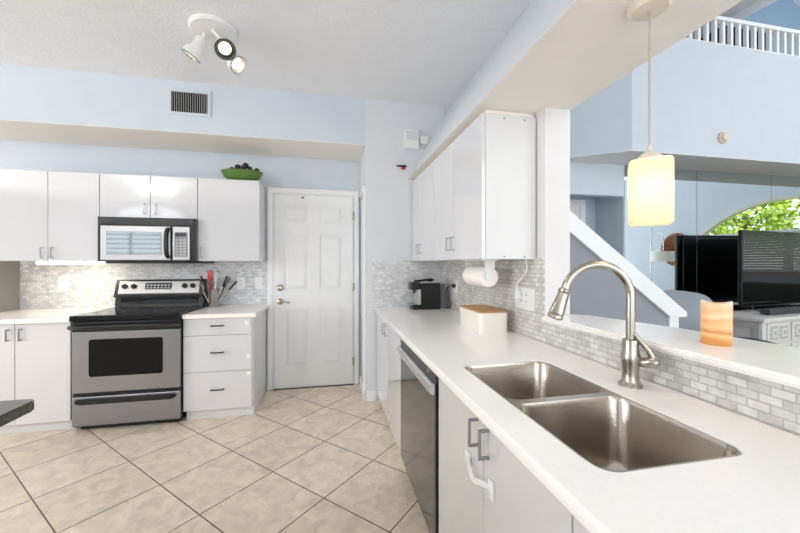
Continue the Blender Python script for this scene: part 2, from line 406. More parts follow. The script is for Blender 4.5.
finish('diffuser', bx(-2.425, -1.96, 3.518, 3.595, 1.298, 1.318, .002), LED, t)
lamp('strip_glow', 'AREA', (-2.2, 3.56, 1.295), .5, (1, .88, .68), (0, 0, 0), .5, .08)

# microwave
t = thing('microwave', 'black and silver over-range microwave above the stove', 'microwave', (-1.55, 3.64, 1.318))
finish('body', bx(-1.937, -1.166, 3.45, 3.828, 1.325, 1.708, .004), BLACKP, t)
b = bx(-1.925, -1.185, 3.443, 3.45, 1.645, 1.700, .003)
for i in range(8): box(b, -1.90, -1.22, 3.439, 3.444, 1.649+i*.006, 1.651+i*.006)
finish('vent_grille', b, DKGR, t)
mwd = finish('microwave_door', bx(-1.908, -1.372, 3.435, 3.468, 1.334, 1.632, .005), SILV, t)
MWG = mat('microwave_window', '8E9396', .03, metal=.9)
finish('window', bx(-1.868, -1.44, 3.431, 3.436, 1.378, 1.582, .002), MWG, mwd)
finish('microwave_handle', tube(B(), smooth_path([(-1.385, 3.435, 1.36), (-1.388, 3.405, 1.39), (-1.39, 3.395, 1.48), (-1.388, 3.405, 1.58), (-1.385, 3.435, 1.61)]), .018, 12), BLACKP, mwd, True)
cp = finish('control_panel', bx(-1.352, -1.215, 3.435, 3.468, 1.334, 1.632, .005), SILV, t)
finish('keypad', bx(-1.335, -1.232, 3.432, 3.437, 1.365, 1.585, .002), GREYP, cp)
b = B()
for r in range(6):
    for c_ in range(3): box(b, -1.328+c_*.031, -1.304+c_*.031, 3.430, 3.433, 1.375+r*.026, 1.393+r*.026, .001)
finish('keys', b, mat('pale_keys', 'B7B9BC', .4), cp)
finish('display', bx(-1.328, -1.24, 3.430, 3.433, 1.545, 1.575), DKGR, cp)
finish('underside_hood', bx(-1.90, -1.12, 3.50, 3.80, 1.305, 1.326), BLACKP, t)

# ------------------------------------------------------------------ base cabinets, back wall
YB = 3.165
t = thing('base_cabinet', 'white two-door base cabinet left of the stove', 'cabinet', (-2.3, 3.5, 0), 0, 'white base cabinets on the back wall')
finish('body', bx(-2.775, -1.955, YB+.02, 3.828, .08, .850), CABS, t)
finish('toe_kick', bx(-2.775, -1.955, 3.22, 3.24, 0, .08), CABS, t)
for a, bb, hx in ((-2.70, -2.318, -2.355), (-2.318, -1.956, -2.275)):
    d = finish('cabinet_door', bx(a+.0025, bb-.0025, YB, YB+.019, .084, .845, .0015), CABW, t)
    finish('handle', bow(B(), (hx, YB, .765), (0, 0, 1), (0, -1, 0), .09, .03, .009), PULL, d)
t = thing('base_cabinet', 'white three-drawer base cabinet between stove and door', 'cabinet', (-.9, 3.5, 0), 0, 'white base cabinets on the back wall')
finish('body', bx(-1.160, -.625, YB+.02, 3.828, .08, .850), CABS, t)
finish('toe_kick', bx(-1.155, -.63, 3.205, 3.80, 0, .08), CABS, t)
HD = mat('dark_pull_metal', '4A4A4C', .25, metal=1)
for z0, z1, lx, lz in ((.704, .845, -.675, .80), (.401, .701, -.665, .52), (.083, .398, -.660, .37)):
    d = finish('drawer', bx(-1.166, -.637, YB, YB+.019, z0, z1, .0015), CABW, t)
    finish('drawer_pull', bow(B(), (-.905, YB, (z0+z1)/2+.01), (1, 0, 0), (0, -1, 0), .10, .025, .009), HD, d)
    finish('latch_pad', bx(lx-.018, lx+.018, YB-.005, YB, lz-.018, lz+.018, .002), WHITEP, d)
c1 = finish('countertop', bx(-2.78, -1.942, 3.135, 3.828, .850, .885, .004), QUARTZ); tag(c1, 'white quartz countertop left of the stove', 'countertop')
c2 = finish('countertop', bx(-1.166, -.600, 3.135, 3.828, .850, .885, .004), QUARTZ); tag(c2, 'short white quartz countertop carrying the utensil crock', 'countertop')
for o, l in ((c1, (-2.36, 3.48, .85)), (c2, (-.88, 3.48, .85))): base_at(o, l)

# ------------------------------------------------------------------ stove
t = thing('stove', 'stainless electric range with black glass cooktop', 'stove', (-1.55, 3.45, 0))
finish('body', bx(-1.935, -1.172, 3.16, 3.80, .03, .885), BLACKP, t)
ct = finish('cooktop', bx(-1.932, -1.168, 3.105, 3.76, .885, .903, .006), BLACKG, t)
for x, y, r in ((-1.76, 3.28, .10), (-1.35, 3.28, .075), (-1.76, 3.55, .075), (-1.35, 3.55, .10)):
    finish('burner_ring', lathe(B(), [(r, 0), (r, .0005), (r-.002, .0005), (r-.002, 0)], Matrix.Translation((x, y, .9032)), 40, cap=False), DKGR, ct)
finish('front_rail', bx(-1.938, -1.170, 3.112, 3.16, .858, .885, .004), BLACKG, t)
od = finish('oven_door', bx(-1.928, -1.176, 3.125, 3.165, .300, .775, .006), STEELX, t)
finish('door_top_band', bx(-1.928, -1.176, 3.125, 3.165, .775, .850, .006), BLACKP, od)
WG = finish('oven_window', prism(B(), rrect(-1.812, -1.300, .425, .715, .02), 3.121, 3.127, 'XZ'), mat('oven_glass', '050505', .08, spec=.2), od)
b = tube(B(), smooth_path([(-1.905, 3.13, .812), (-1.895, 3.085, .815), (-1.55, 3.075, .818), (-1.205, 3.085, .815), (-1.195, 3.13, .812)]), .016, 12)
finish('oven_handle', b, BLACKP, od, True)
dr = finish('storage_drawer', bx(-1.928, -1.176, 3.125, 3.165, .045, .272, .006), STEELX, t)
b = prism(B(), [(-1.905, .232), (-1.895, .255), (-1.21, .255), (-1.20, .232), (-1.23, .214), (-1.875, .214)], 3.108, 3.127, 'XZ')
bmesh.ops.bevel(b, geom=b.edges[:], offset=.004, segments=2, affect='EDGES')
finish('drawer_handle', b, BLACKP, dr)
finish('base_rail', bx(-1.90, -1.20, 3.18, 3.78, .0, .03), BLACKP, t)
bg = finish('backguard', prism(B(), [(3.72, .903), (3.825, .903), (3.825, 1.150), (3.755, 1.150), (3.705, 1.005), (3.705, .99), (3.735, .985)], -1.950, -1.195, 'YZ'), BLACKP, t)
finish('lower_panel', bx(-1.90, -1.24, 3.716, 3.724, .920, .978), BLACKG, bg)
th = math.atan2(.05, .145)
MB = Matrix.Translation((-1.573, 3.728, 1.078)) @ Matrix.Rotation(-th, 4, 'X')
cpn = finish('control_panel', bx(-.345, .345, -.006, .006, -.063, .060, .004, MB), SILV, bg)
for x in (-.295, -.22, .215, .285):
    k = lathe(B(), [(.024, 0), (.023, .016), (.019, .02)], MB @ axis_matrix((x, -.006, .008), (0, -1, 0)), 24)
    box(k, x-.004, x+.004, -.034, -.022, -.010, .026, .001, MB)
    finish('knob', k, BLACKP, cpn, True)
finish('display', bx(-.125, .10, -.009, -.005, -.022, .042, .004, MB), DKGR, cpn)
b = B()
for r in range(2):
    for i in range(7): box(b, -.112+i*.03, -.094+i*.03, -.011, -.008, -.014+r*.026, -.002+r*.026, .001, MB)
finish('touch_keys', b, mat('lit_keys', 'C9CED2', .4), cpn)

# ------------------------------------------------------------------ utensil crock and utensils
cx, cy = -1.105, 3.72
b = lathe(B(), [(.050, 0), (.052, .004), (.052, .165), (.0535, .168), (.050, .170), (.048, .165), (.048, .01)], Matrix.Translation((cx, cy, .885)), 36)
o = finish('utensil_crock', b, STEEL, None, True); tag(o, 'brushed steel utensil crock on the counter right of the stove', 'crock'); base_at(o, (cx, cy, .885))
PLK = mat('black_nylon', '161617', .4); PLR = mat('red_nylon', 'B5232F', .4); PLW = mat('white_silicone', 'E2E6E2', .4); PLG = mat('pale_green_silicone', 'A9C6B0', .4)
def utensil(name, label, cat, dx, dy, tx, ty, L, m, head, hm=None):
    p0 = Vector((cx+dx, cy+dy, .900)); d = Vector((tx, ty, 1)).normalized(); p1 = p0+d*L
    t = thing(name, label, cat, tuple(p0))
    finish('handle', cyl(B(), p0, p1-d*.05, .008, 10), m, t, True)
    A = axis_matrix(p1, d); hb = B()
    if head == 'spatula': box(hb, -.028, .028, -.003, .003, -.06, .03, .003, A)
    elif head == 'spoon': ball(hb, (0, 0, 0), .03, 2, (1, .35, 1.4)); bmesh.ops.transform(hb, matrix=A, verts=hb.verts)
    elif head == 'grip': box(hb, -.011, .011, -.009, .009, -.11, .0, .004, A)
    elif head == 'whisk':
        for k in range(5):
            a = PI*k/5; tube(hb, [A @ Vector((math.cos(a)*.028*math.sin(PI*i/10), math.sin(a)*.028*math.sin(PI*i/10), -.05+.10*(1-math.cos(PI*i/10))/2)) for i in range(11)], .0018, 5)
    finish('head' if head != 'grip' else 'grip', hb, hm or m, t, True)
utensil('cooking_spoon', 'black cooking spoon leaning left in the steel crock', 'utensil', -.025, .0, -.28, -.05, .26, PLK, 'spoon')
utensil('spatula', 'red spatula standing upright in the steel crock', 'utensil', -.012, -.02, -.02, -.05, .31, PLR, 'spatula')
utensil('ladle', 'red ladle just behind the red spatula in the crock', 'utensil', -.005, .02, -.10, .02, .27, PLR, 'spoon')
utensil('spatula', 'white spatula in the middle of the steel crock', 'utensil', .008, -.01, .10, -.04, .29, PLW, 'spatula')
utensil('cooking_spoon', 'pale green spoon at the back of the steel crock', 'utensil', .012, .02, .06, .05, .30, PLG, 'spoon')
utensil('whisk', 'steel whisk leaning left at the front of the crock', 'utensil', -.02, -.03, -.38, -.22, .21, STEEL, 'whisk')
utensil('kitchen_knife', 'black-handled knife leaning right, steepest in the crock', 'knife', .015, -.01, .42, .0, .30, STEEL, 'grip', PLK)
utensil('kitchen_knife', 'black-handled knife leaning far right over the counter', 'knife', .02, .0, .85, .03, .30, STEEL, 'grip', PLK)
utensil('spatula', 'black slotted turner leaning right in the steel crock', 'utensil', 0.0, .028, .50, .20, .27, PLK, 'spatula')

# ------------------------------------------------------------------ wall plates
def plate(name, label, cat, c, out, wd=.072, ht=.115, kind='outlet', gangs=1):
    c = Vector(c); o = Vector(out); s = Vector((0, 0, 1)).cross(o)
    R = Matrix((s, Vector((0, 0, 1)), o)).transposed().to_4x4(); M = Matrix.Translation(c) @ R
    t = thing(name, label, cat, tuple(c-Vector((0, 0, ht/2))), 0)
    finish('cover_plate', bx(-wd/2, wd/2, -ht/2, ht/2, 0, .006, .002, M), WHITEP, t)
    for g in range(gangs):
        u = (g-(gangs-1)/2)*.046
        if kind == 'outlet':
            r = finish('receptacle', bx(u-.017, u+.017, -.035, .035, .005, .009, .002, M), WHITEP, t)
            for z in (-.02, .018):
                for v in (-.0065, .0065): finish('slot', bx(u+v-.0015, u+v+.0015, z, z+.009, .009, .0095, 0, M), BLACKP, r)
        else: finish('rocker', bx(u-.016, u+.016, -.033, .033, .005, .011, .003, M), WHITEP, t)
    return t
plate('wall_outlet', 'white outlet on the tiles left of the stove', 'outlet', (-2.425, 3.828, 1.115), (0, -1, 0), .078, .125)
plate('wall_outlet', 'white outlet between the utensil crock and the light switch', 'outlet', (-.872, 3.828, 1.105), (0, -1, 0), .078, .125)
plate('light_switch', 'white switch plate on the tiles nearest the door casing', 'switch', (-.700, 3.828, 1.105), (0, -1, 0), .075, .12, 'switch')
plate('wall_outlet', 'white double outlet behind the wooden-lidded box by the post', 'outlet', (1.118, 1.826, 1.10), (-1, 0, 0), .20, .125, 'outlet', 2)
plate('wall_outlet', 'white outlet powering the black coffee machine', 'outlet', (1.118, 2.93, 1.10), (-1, 0, 0), .078, .12)
t = thing('power_cord', 'white cord hanging from the wall cabinet into the double outlet', 'cord', (1.10, 1.86, 1.09))
finish('plug', bx(1.075, 1.109, 1.845, 1.875, 1.095, 1.145, .006), WHITEP, t)
b = tube(B(), smooth_path([(1.09, 1.86, 1.14), (1.088, 1.862, 1.185), (1.09, 1.80, 1.23), (1.09, 1.765, 1.27), (1.092, 1.775, 1.325)]), .0035, 8)
finish('cable', b, WHITEP, t, True)

# ------------------------------------------------------------------ wall cabinets, right wall
XU = .801
def wall_unit_r(label, y0, y1, ym):
    t = thing('wall_cabinet', label, 'cabinet', (.96, (y0+y1)/2, 1.327), 0, 'white wall cabinets over the sink counter')
    finish('body', bx(XU+.021, 1.118, y0+.001, y1-.001, 1.327, 2.107), CABS, t)
    for a, bb, hy in ((y0, ym, ym-.045), (ym, y1, ym+.045)):
        d = finish('cabinet_door', bx(XU, XU+.019, a+.002, bb-.002, 1.328, 2.100, .0015), CABW, t)
        finish('handle', bow(B(), (XU, hy, 1.432), (0, 0, 1), (-1, 0, 0), .088, .03, .008), PULL, d)
    return t
u1 = wall_unit_r('white wall cabinet nearest the post, over the paper towels', 1.722, 2.598, 2.173)
wall_unit_r('white wall cabinet at the far end, over the coffee machine', 2.600, 3.290, 2.985)
b = B()
for y, z in ((1.7213, 1.34), (1.7213, 2.085)):
    for x in (.93, 1.05): cyl(b, (x, 1.7225, z), (x, 1.720, z), .005, 10)
finish('screw_caps', b, GREYP, u1)
finish('filler_strip', bx(.83, 1.118, 1.74, 3.29, 2.107, 2.13), UNDER, u1)

# ------------------------------------------------------------------ right counter, cabinets
XB = .452
b = holed([[(.4265, -1.2), (1.118, -1.2), (1.118, 3.292), (.4265, 3.292)], rrect(.535, .912, .592, 1.348, .045)], .850, .885)
ctr = finish('countertop', b, QUARTZ); tag(ctr, 'long white quartz countertop holding the double sink', 'countertop'); base_at(ctr, (.77, 1.0, .85))
bv = ctr.modifiers.new('b', 'BEVEL'); bv.width = .004; bv.segments = 2; bv.limit_method = 'ANGLE'
def base_r(label, y0, y1, ym, off=.045):
    t = thing('base_cabinet', label, 'cabinet', (.8, (y0+y1)/2, 0), 0, 'white base cabinets under the sink counter')
    b = bx(XB+.02, 1.118, y0, y0+.016, .09, .849); box(b, XB+.02, 1.118, y1-.016, y1, .09, .849)
    box(b, XB+.02, 1.118, y0+.016, y1-.016, .09, .106); box(b, 1.106, 1.118, y0+.016, y1-.016, .106, .849)
    finish('body', b, CABS, t)
    finish('toe_kick', bx(.50, .516, y0, y1, 0, .09), CABS, t)
    for a, bb, hy in ((y0, ym, ym-off), (ym, y1, ym+off)):
        d = finish('cabinet_door', bx(XB, XB+.019, a+.002, bb-.002, .092, .845, .0015), CABW, t)
        finish('handle', bow(B(), (XB, hy, .783), (0, 0, 1), (-1, 0, 0), .086, .032, .008), PULL, d)
    return t
base_r('white base cabinet at the far end, beyond the dishwasher', 2.128, 3.284, 2.70)
su = base_r('white base cabinet under the double sink with a child latch', .58, 1.392, .963, .037)
base_r('white base cabinet at the lower right corner, nearest the viewer', -.25, .578, .17)
b = B()   # child-proof strap latch
box(b, -.020, .020, -.022, .022, 0, .010, .008, Matrix.Translation((.452, 1.070, .668)) @ Matrix.Rotation(-PI/2, 4, 'Y'))
box(b, -.035, .020, -.016, .016, 0, .008, .006, Matrix.Translation((.452, .905, .672)) @ Matrix.Rotation(-PI/2, 4, 'Y'))
pth = smooth_path([(.444, 1.07, .668), (.436, 1.045, .675), (.430, 1.02, .668), (.430, .985, .650), (.436, .95, .662), (.443, .91, .674)], 8)
for p, q in zip(pth, pth[1:]):
    d = (q-p); L = d.length
    box(b, -.003, .003, -.008, .008, -.001, L+.001, 0, Matrix.Translation(p) @ Matrix(((0, -1, 0), (0, 0, 1), (1, 0, 0))).transposed().to_4x4() if False else axis_matrix(p, d))
o = finish('child_latch', b, WHITEP, None, True); tag(o, 'white plastic child-safety strap across the sink cabinet doors', 'latch'); base_at(o, (.44, .98, .68))

# dishwasher
t = thing('dishwasher', 'dark reflective stainless dishwasher under the right counter', 'dishwasher', (.78, 1.76, 0))
finish('body', bx(.475, 1.10, 1.402, 2.120, .02, .846), BLACKP, t)
dd = finish('dishwasher_door', bx(.442, .474, 1.412, 2.117, .11, .797, .004), DWM, t)
finish('control_strip', prism(B(), [(.442, .799), (.442, .846), (.450, .8485), (.474, .8485), (.474, .799)], 1.404, 2.117, 'XZ'), DKGR, dd)
b = prism(B(), [(.442, .742), (.420, .752), (.420, .785), (.430, .793), (.442, .793)], 1.414, 2.112, 'XZ')
finish('handle', b, SILV, dd)
finish('badge', bx(.4405, .4455, 1.50, 1.515, .815, .828), SILV, dd)
finish('toe_kick', bx(.50, .52, 1.404, 2.118, 0, .11), BLACKP, t)

# sink
t = thing('kitchen_sink', 'undermounted stainless double-bowl sink in the white counter', 'sink', (.72, .97, .69))
R1 = (.540, .907, .974, 1.343); R2 = (.540, .907, .597, .944)
b = holed([rrect(.5355, .9115, .5925, 1.3475, .045), rrect(*R1, .042), rrect(*R2, .042)], .880, .8825)
for g in (holed([rrect(.5355, .9115, .5925, 1.3475, .045), rrect(.538, .909, .595, 1.345, .043)], .855, .880),):
    me_ = bpy.data.meshes.new('t'); g.to_mesh(me_); b.from_mesh(me_); bpy.data.meshes.remove(me_)
# divider stands a little proud between the bowls
finish('rim', b, SINKM, t)
def basin(R, depth):
    x0, x1, y0, y1 = R; rings = []
    prof = [(0, .8815, .042), (.004, .870, .045), (.010, .8485-depth+.045, .055), (.018, .8485-depth+.020, .06), (.034, .8485-depth+.006, .06), (.055, .8485-depth, .05)]
    for ins, z, r in prof: rings.append([(u, v, z) for u, v in rrect(x0+ins, x1-ins, y0+ins, y1-ins, r)])
    cxx, cyy = (x0+x1)/2+.05, (y0+y1)/2
    last = rings[-1]; rings.append([(cxx+(u-cxx)*.3, cyy+(v-cyy)*.3, .8485-depth-.004) for u, v, _ in last])
    return loft(B(), rings)
for R_, dp in ((R1, .17), (R2, .20)):
    k = finish('basin', basin(R_, dp), SINKM, t, True)
    cxx, cyy = (R_[0]+R_[1])/2+.05, (R_[2]+R_[3])/2
    finish('drain', lathe(B(), [(.046, 0), (.046, .003), (.040, .0035), (.030, .0005), (.004, .0005), (.004, .006), (.001, .006)], Matrix.Translation((cxx, cyy, .8485-dp-.0035)), 32), CHROME, k, True)

# faucet
FX, FY = 1.012, 1.005
t = thing('faucet', 'brushed nickel gooseneck faucet behind the sink', 'faucet', (FX, FY, .885))
T = Matrix.Translation((FX, FY, .885))
finish('body', lathe(B(), [(.036, 0), (.036, .006), (.030, .012), (.026, .018), (.0255, .05), (.029, .085), (.030, .105), (.026, .115), (.025, .150), (.024, .156), (.018, .160)], T, 32), NICKEL, t, True)
ux, uy = -.965, .262   # spout direction
R = .110; pts = [(FX, FY, 1.04), (FX, FY, 1.12), (FX, FY, 1.188)]
for i in range(1, 13):
    a = PI*i/12*.93; pts.append((FX+ux*R*(1-math.cos(a)), FY+uy*R*(1-math.cos(a)), 1.188+R*math.sin(a)))
p = Vector(pts[-1]); q = Vector(pts[-2]); dd_ = (p-q).normalized(); pts.append(tuple(p+dd_*.02))
sp = finish('spout', tube(B(), smooth_path(pts, 4), .0145, 18), NICKEL, t, True)
finish('collar', lathe(B(), [(.0165, 0), (.0165, .010)], Matrix.Translation((FX, FY, 1.125)), 24), NICKEL, sp, True)
e = Vector(pts[-1])
finish('spray_head', lathe(B(), [(.016, -.012), (.021, -.008), (.021, .0), (.018, .004), (.0185, .012), (.0245, .074), (.026, .078), (.023, .081), (.0255, .085), (.0255, .094), (.019, .098)], axis_matrix(e-dd_*.01, dd_), 28), NICKEL, sp, True)
b = lathe(B(), [(.010, 0), (.016, .012), (.019, .03), (.018, .05), (.012, .06)], axis_matrix((FX+.012, FY-.016, .967), (.5, -.75, .18)), 20)
h0 = Vector((FX+.012, FY-.016, .967))+Vector((.5, -.75, .18)).normalized()*.05
tube(b, [h0, h0+Vector((-.01, .015, .035)), h0+Vector((-.035, .045, .085))], .009, 12, [.010, .009, .0085])
ball(b, h0+Vector((-.035, .045, .085)), .0088, 2)
finish('lever', b, NICKEL, t, True)

# ledge above the pony wall
b = prism(B(), [(1.09, -1.0), (1.09, 1.63), (1.115, 1.648), (1.30, 1.648), (1.355, 1.60), (1.45, 1.20), (1.47, .93), (1.50, .82), (1.50, -1.0)], 1.003, 1.030)
bmesh.ops.bevel(b, geom=[e for e in b.edges if abs(e.verts[0].co.z-e.verts[1].co.z) < 1e-6], offset=.009, segments=3, affect='EDGES')
o = finish('bar_ledge', b, QUARTZ, None, True); tag(o, 'raised white quartz bar ledge behind the sink', 'ledge'); base_at(o, (1.28, .5, 1.003))

# candle
CAN = bpy.data.materials.new('layered_candle_wax'); CAN.use_nodes = True
nt = CAN.node_tree; pb = nt.nodes['Principled BSDF']; tc = nt.nodes.new('ShaderNodeTexCoord'); sp_ = nt.nodes.new('ShaderNodeSeparateXYZ')
nn = nt.nodes.new('ShaderNodeTexNoise'); nn.inputs['Scale'].default_value = 9; ma = nt.nodes.new('ShaderNodeMath'); ma.operation = 'MULTIPLY_ADD'; ma.inputs[1].default_value = .035
rp = nt.nodes.new('ShaderNodeValToRGB'); mr = nt.nodes.new('ShaderNodeMath'); mr.operation = 'DIVIDE'; mr.inputs[1].default_value = .165
nt.links.new(tc.outputs['Object'], nn.inputs['Vector']); nt.links.new(tc.outputs['Object'], sp_.inputs[0])
nt.links.new(nn.outputs['Fac'], ma.inputs[0]); nt.links.new(sp_.outputs[2], ma.inputs[2]); nt.links.new(ma.outputs[0], mr.inputs[0]); nt.links.new(mr.outputs[0], rp.inputs[0])
els = rp.color_ramp.elements; els[0].position = 0; els[0].color = lin('C98A4A'); els[1].position = 1; els[1].color = lin('F3DCC6')
for p_, c_ in ((.22, 'D99A58'), (.30, 'F0C48F'), (.36, 'D08E52'), (.45, 'EFC592'), (.6, 'E6B27A'), (.68, 'F3D0A6'), (.8, 'E9B988')):
    e_ = els.new(p_); e_.color = lin(c_)
nt.links.new(rp.outputs[0], pb.inputs['Base Color']); pb.inputs['Roughness'].default_value = .35; pb.inputs['Subsurface Weight'].default_value = .3; pb.inputs['Subsurface Scale'].default_value = .03
b = B(); n = 48; rings = []
for r, zf in ((.039, 0), (.041, .003), (.041, .138), (.039, .142), (.034, .138), (.031, .10)):
    rings.append([(r*math.cos(2*PI*i/n), r*math.sin(2*PI*i/n), zf+(.005*math.sin(4*PI*i/n+3.46) if zf > .12 else 0)) for i in range(n)])
loft(b, rings); b.faces.new([v for v in b.verts][:n][::-1])
t = thing('pillar_candle', 'thick amber and cream layered pillar candle on the bar ledge', 'candle', (1.285, .935, 1.030))
finish('wax', b, CAN, t, True, world=False)
b = tube(B(), [(0, 0, .10), (.002, .001, .118), (.004, .0, .125)], .0012, 6); finish('wick', b, BLACKP, t, False, world=False)

# bread box
t = thing('storage_box', 'cream box with an oak lid against the tiles', 'box', (.965, 2.075, .885))
def rbox(x0, x1, y0, y1, r, z0, z1): return prism(B(), rrect(x0, x1, y0, y1, r), z0, z1)
finish('box_body', rbox(.875, 1.060, 1.905, 2.245, .03, .885, 1.010), CREAM, t, True)
finish('lid', rbox(.872, 1.063, 1.902, 2.248, .032, 1.010, 1.020), WOOD, t, True)

# coffee machine
CB = mat('coffee_black', '0E0E0D', .3)
t = thing('coffee_machine', 'compact black coffee machine in the counter corner', 'coffee machine', (.93, 3.14, .885)); coffee = t
finish('body', bx(.835, 1.005, 3.085, 3.225, .885, 1.115, .008), CB, t)
finish('top_cover', bx(.830, 1.005, 3.085, 3.225, 1.115, 1.124, .003), SILV, t)
finish('front_panel', bx(.805, .836, 3.09, 3.22, .93, 1.06, .003), SILV, t)
finish('brew_head', bx(.755, .835, 3.095, 3.215, 1.055, 1.120, .008), CB, t)
finish('coffee_spout', cyl(B(), (.79, 3.15, 1.055), (.79, 3.15, 1.025), .010, 12), CB, t, True)
finish('drip_base', bx(.765, .835, 3.09, 3.22, .885, .925, .008), CB, t)
finish('drip_tray', bx(.745, .800, 3.10, 3.21, .925, .940, .003), CHROME, t)
b = tube(B(), [(.79, 3.15, 1.130), (.86, 3.15, 1.135), (.92, 3.15, 1.145)], .009, 10); ball(b, (.93, 3.15, 1.140), .022, 2, (1.6, 1, .7))
finish('lever', b, CB, t, True)
finish('water_tank', bx(1.005, 1.045, 3.09, 3.22, .895, 1.105, .006), mat('smoked_tank', '5D6166', .1), t)
coffee.location = (.928, 3.105, .885); coffee.scale = (1.08, 1.08, 1.05)
t = thing('power_cord', 'black looping cord from the coffee machine to the wall', 'cord', (1.08, 3.05, .885))
b = tube(B(), smooth_path([(1.055, 3.06, .90), (1.085, 3.01, .905), (1.095, 3.0, .95), (1.07, 3.06, 1.02), (1.075, 3.03, 1.09), (1.098, 2.95, 1.105)]), .004, 8)
finish('cable', b, BLACKP, t, True); finish('plug', bx(1.080, 1.112, 2.925, 2.955, 1.09, 1.12, .004), BLACKP, t)

# paper towel
t = thing('paper_towel_holder', 'white holder fixed under the wall cabinet', 'holder', (.95, 2.08, 1.17))
finish('mounting_plate', bx(.90, 1.00, 1.93, 2.24, 1.320, 1.327), WHITEP, t)
for y in (1.935, 2.235):
    b = prism(B(), [(.915, 1.322), (.985, 1.322), (.975, 1.225), (.925, 1.225)], y-.004, y+.004, 'XZ'); lathe(b, [(.027, 0), (.027, .010)], axis_matrix((.95, y-.005, 1.222), (0, 1, 0)), 24)
    finish('bracket_arm', b, WHITEP, t, True)
PAPER = mat('paper_towel', 'F4F1EC', .9, bump=.3, bscale=120)
b = lathe(B(), [(.024, 0), (.060, .0), (.061, .004), (.061, .266), (.060, .27), (.024, .27)], axis_matrix((.95, 1.945, 1.222), (0, 1, 0)), 40, cap=False)
o = finish('paper_towel_roll', b, PAPER, None, True); tag(o, 'white paper towel roll hanging below the wall cabinet', 'paper towel'); base_at(o, (.95, 2.08, 1.16))

# ------------------------------------------------------------------ green bowl and balls
t = thing('decorative_bowl', 'oval green bowl on top of the wall cabinet', 'bowl', (-.815, 3.62, 2.09))
GREEN = mat('green_glaze', '587A36', .3)
b = lathe(B(), [(.080, 0), (.115, .012), (.155, .048), (.180, .100), (.183, .104), (.178, .102), (.150, .050), (.105, .018), (.05, .014)], Matrix.Translation((-.815, 3.62, 2.09)), 44, 1.06, .66)
finish('bowl', b, GREEN, t, True)
DB = mat('dark_brown_wicker', '2E2623', .6, noise=.4, nscale=40, bump=.8, bscale=120)
desc = ['leftmost', 'second from left', 'left rear', 'third from left', 'middle front', 'topmost', 'middle rear', 'right centre', 'second from right', 'rightmost']
for i, (dx, dy, dz, r) in enumerate([(-.125, 0, .085, .018), (-.085, -.03, .085, .024), (-.06, .04, .092, .022), (-.035, -.02, .105, .030), (.02, -.05, .098, .024), (.03, .0, .125, .030), (.0, .05, .10, .026), (.075, -.02, .10, .022), (.105, .03, .09, .020), (.135, -.01, .088, .026)]):
    o = finish('decorative_ball', ball(B(), (0, 0, 0), r, 3), DB, None, True); o.location = (-.815+dx, 3.62+dy, 2.102+dz*1.22)
    tag(o, 'dark brown decorative ball in the green bowl, %s of the pile' % desc[i], 'ball', 'dark balls in the green bowl')

# ------------------------------------------------------------------ vent, alarm box, ceiling fixture
VX0, VX1, VZ0, VZ1 = -1.333, -.997, 2.575, 2.797
t = thing('air_vent', 'white framed air grille on the blue soffit face', 'vent', ((VX0+VX1)/2, 3.30, VZ0))
finish('frame', holed([[(VX0, VZ0), (VX1, VZ0), (VX1, VZ1), (VX0, VZ1)], [(VX0+.025, VZ0+.025), (VX1-.025, VZ0+.025), (VX1-.025, VZ1-.025), (VX0+.025, VZ1-.025)]], 3.290, 3.30, 'XZ'), BLUE, t)
finish('duct_back', bx(VX0+.02, VX1-.02, 3.2985, 3.2998, VZ0+.02, VZ1-.02), mat('duct_dark', '2B2A28', .8), t)
b = B()
for i in range(16):
    x = VX0+.034+i*.0178; box(b, -.0014, .0014, -.007, .007, VZ0+.026, VZ1-.026, 0, Matrix.Translation((x, 3.2915, 0)) @ Matrix.Rotation(.35, 4, 'Z'))
finish('louvres', b, mat('vent_louvre', 'C9CBCB', .5), t)
t = thing('alarm_box', 'white wall chime box above the end of the kitchen cabinets', 'chime', (.79, 3.27, 2.41))
finish('housing', bx(.722, .862, 3.255, 3.30, 2.412, 2.598, .006), WHITEP, t)
finish('side_box', bx(.875, .96, 3.27, 3.30, 2.47, 2.55, .005), WHITEP, t)
b = B()
for i in range(6): box(b, .735, .85, 3.252, 3.256, 2.50+i*.014, 2.505+i*.014)
finish('grille', b, mat('chime_grille', 'C5CED6', .5), t)
t = thing('pull_tag', 'small red and black tag on the end wall below the chime', 'tag', (.70, 3.29, 2.21))
b = prism(B(), [(.64, 2.252), (.74, 2.257), (.745, 2.243), (.67, 2.240)], 3.285, 3.30, 'XZ'); finish('clip', b, BLACKP, t)
finish('tab', bx(.695, .735, 3.288, 3.30, 2.215, 2.240, .003), PLR, t)

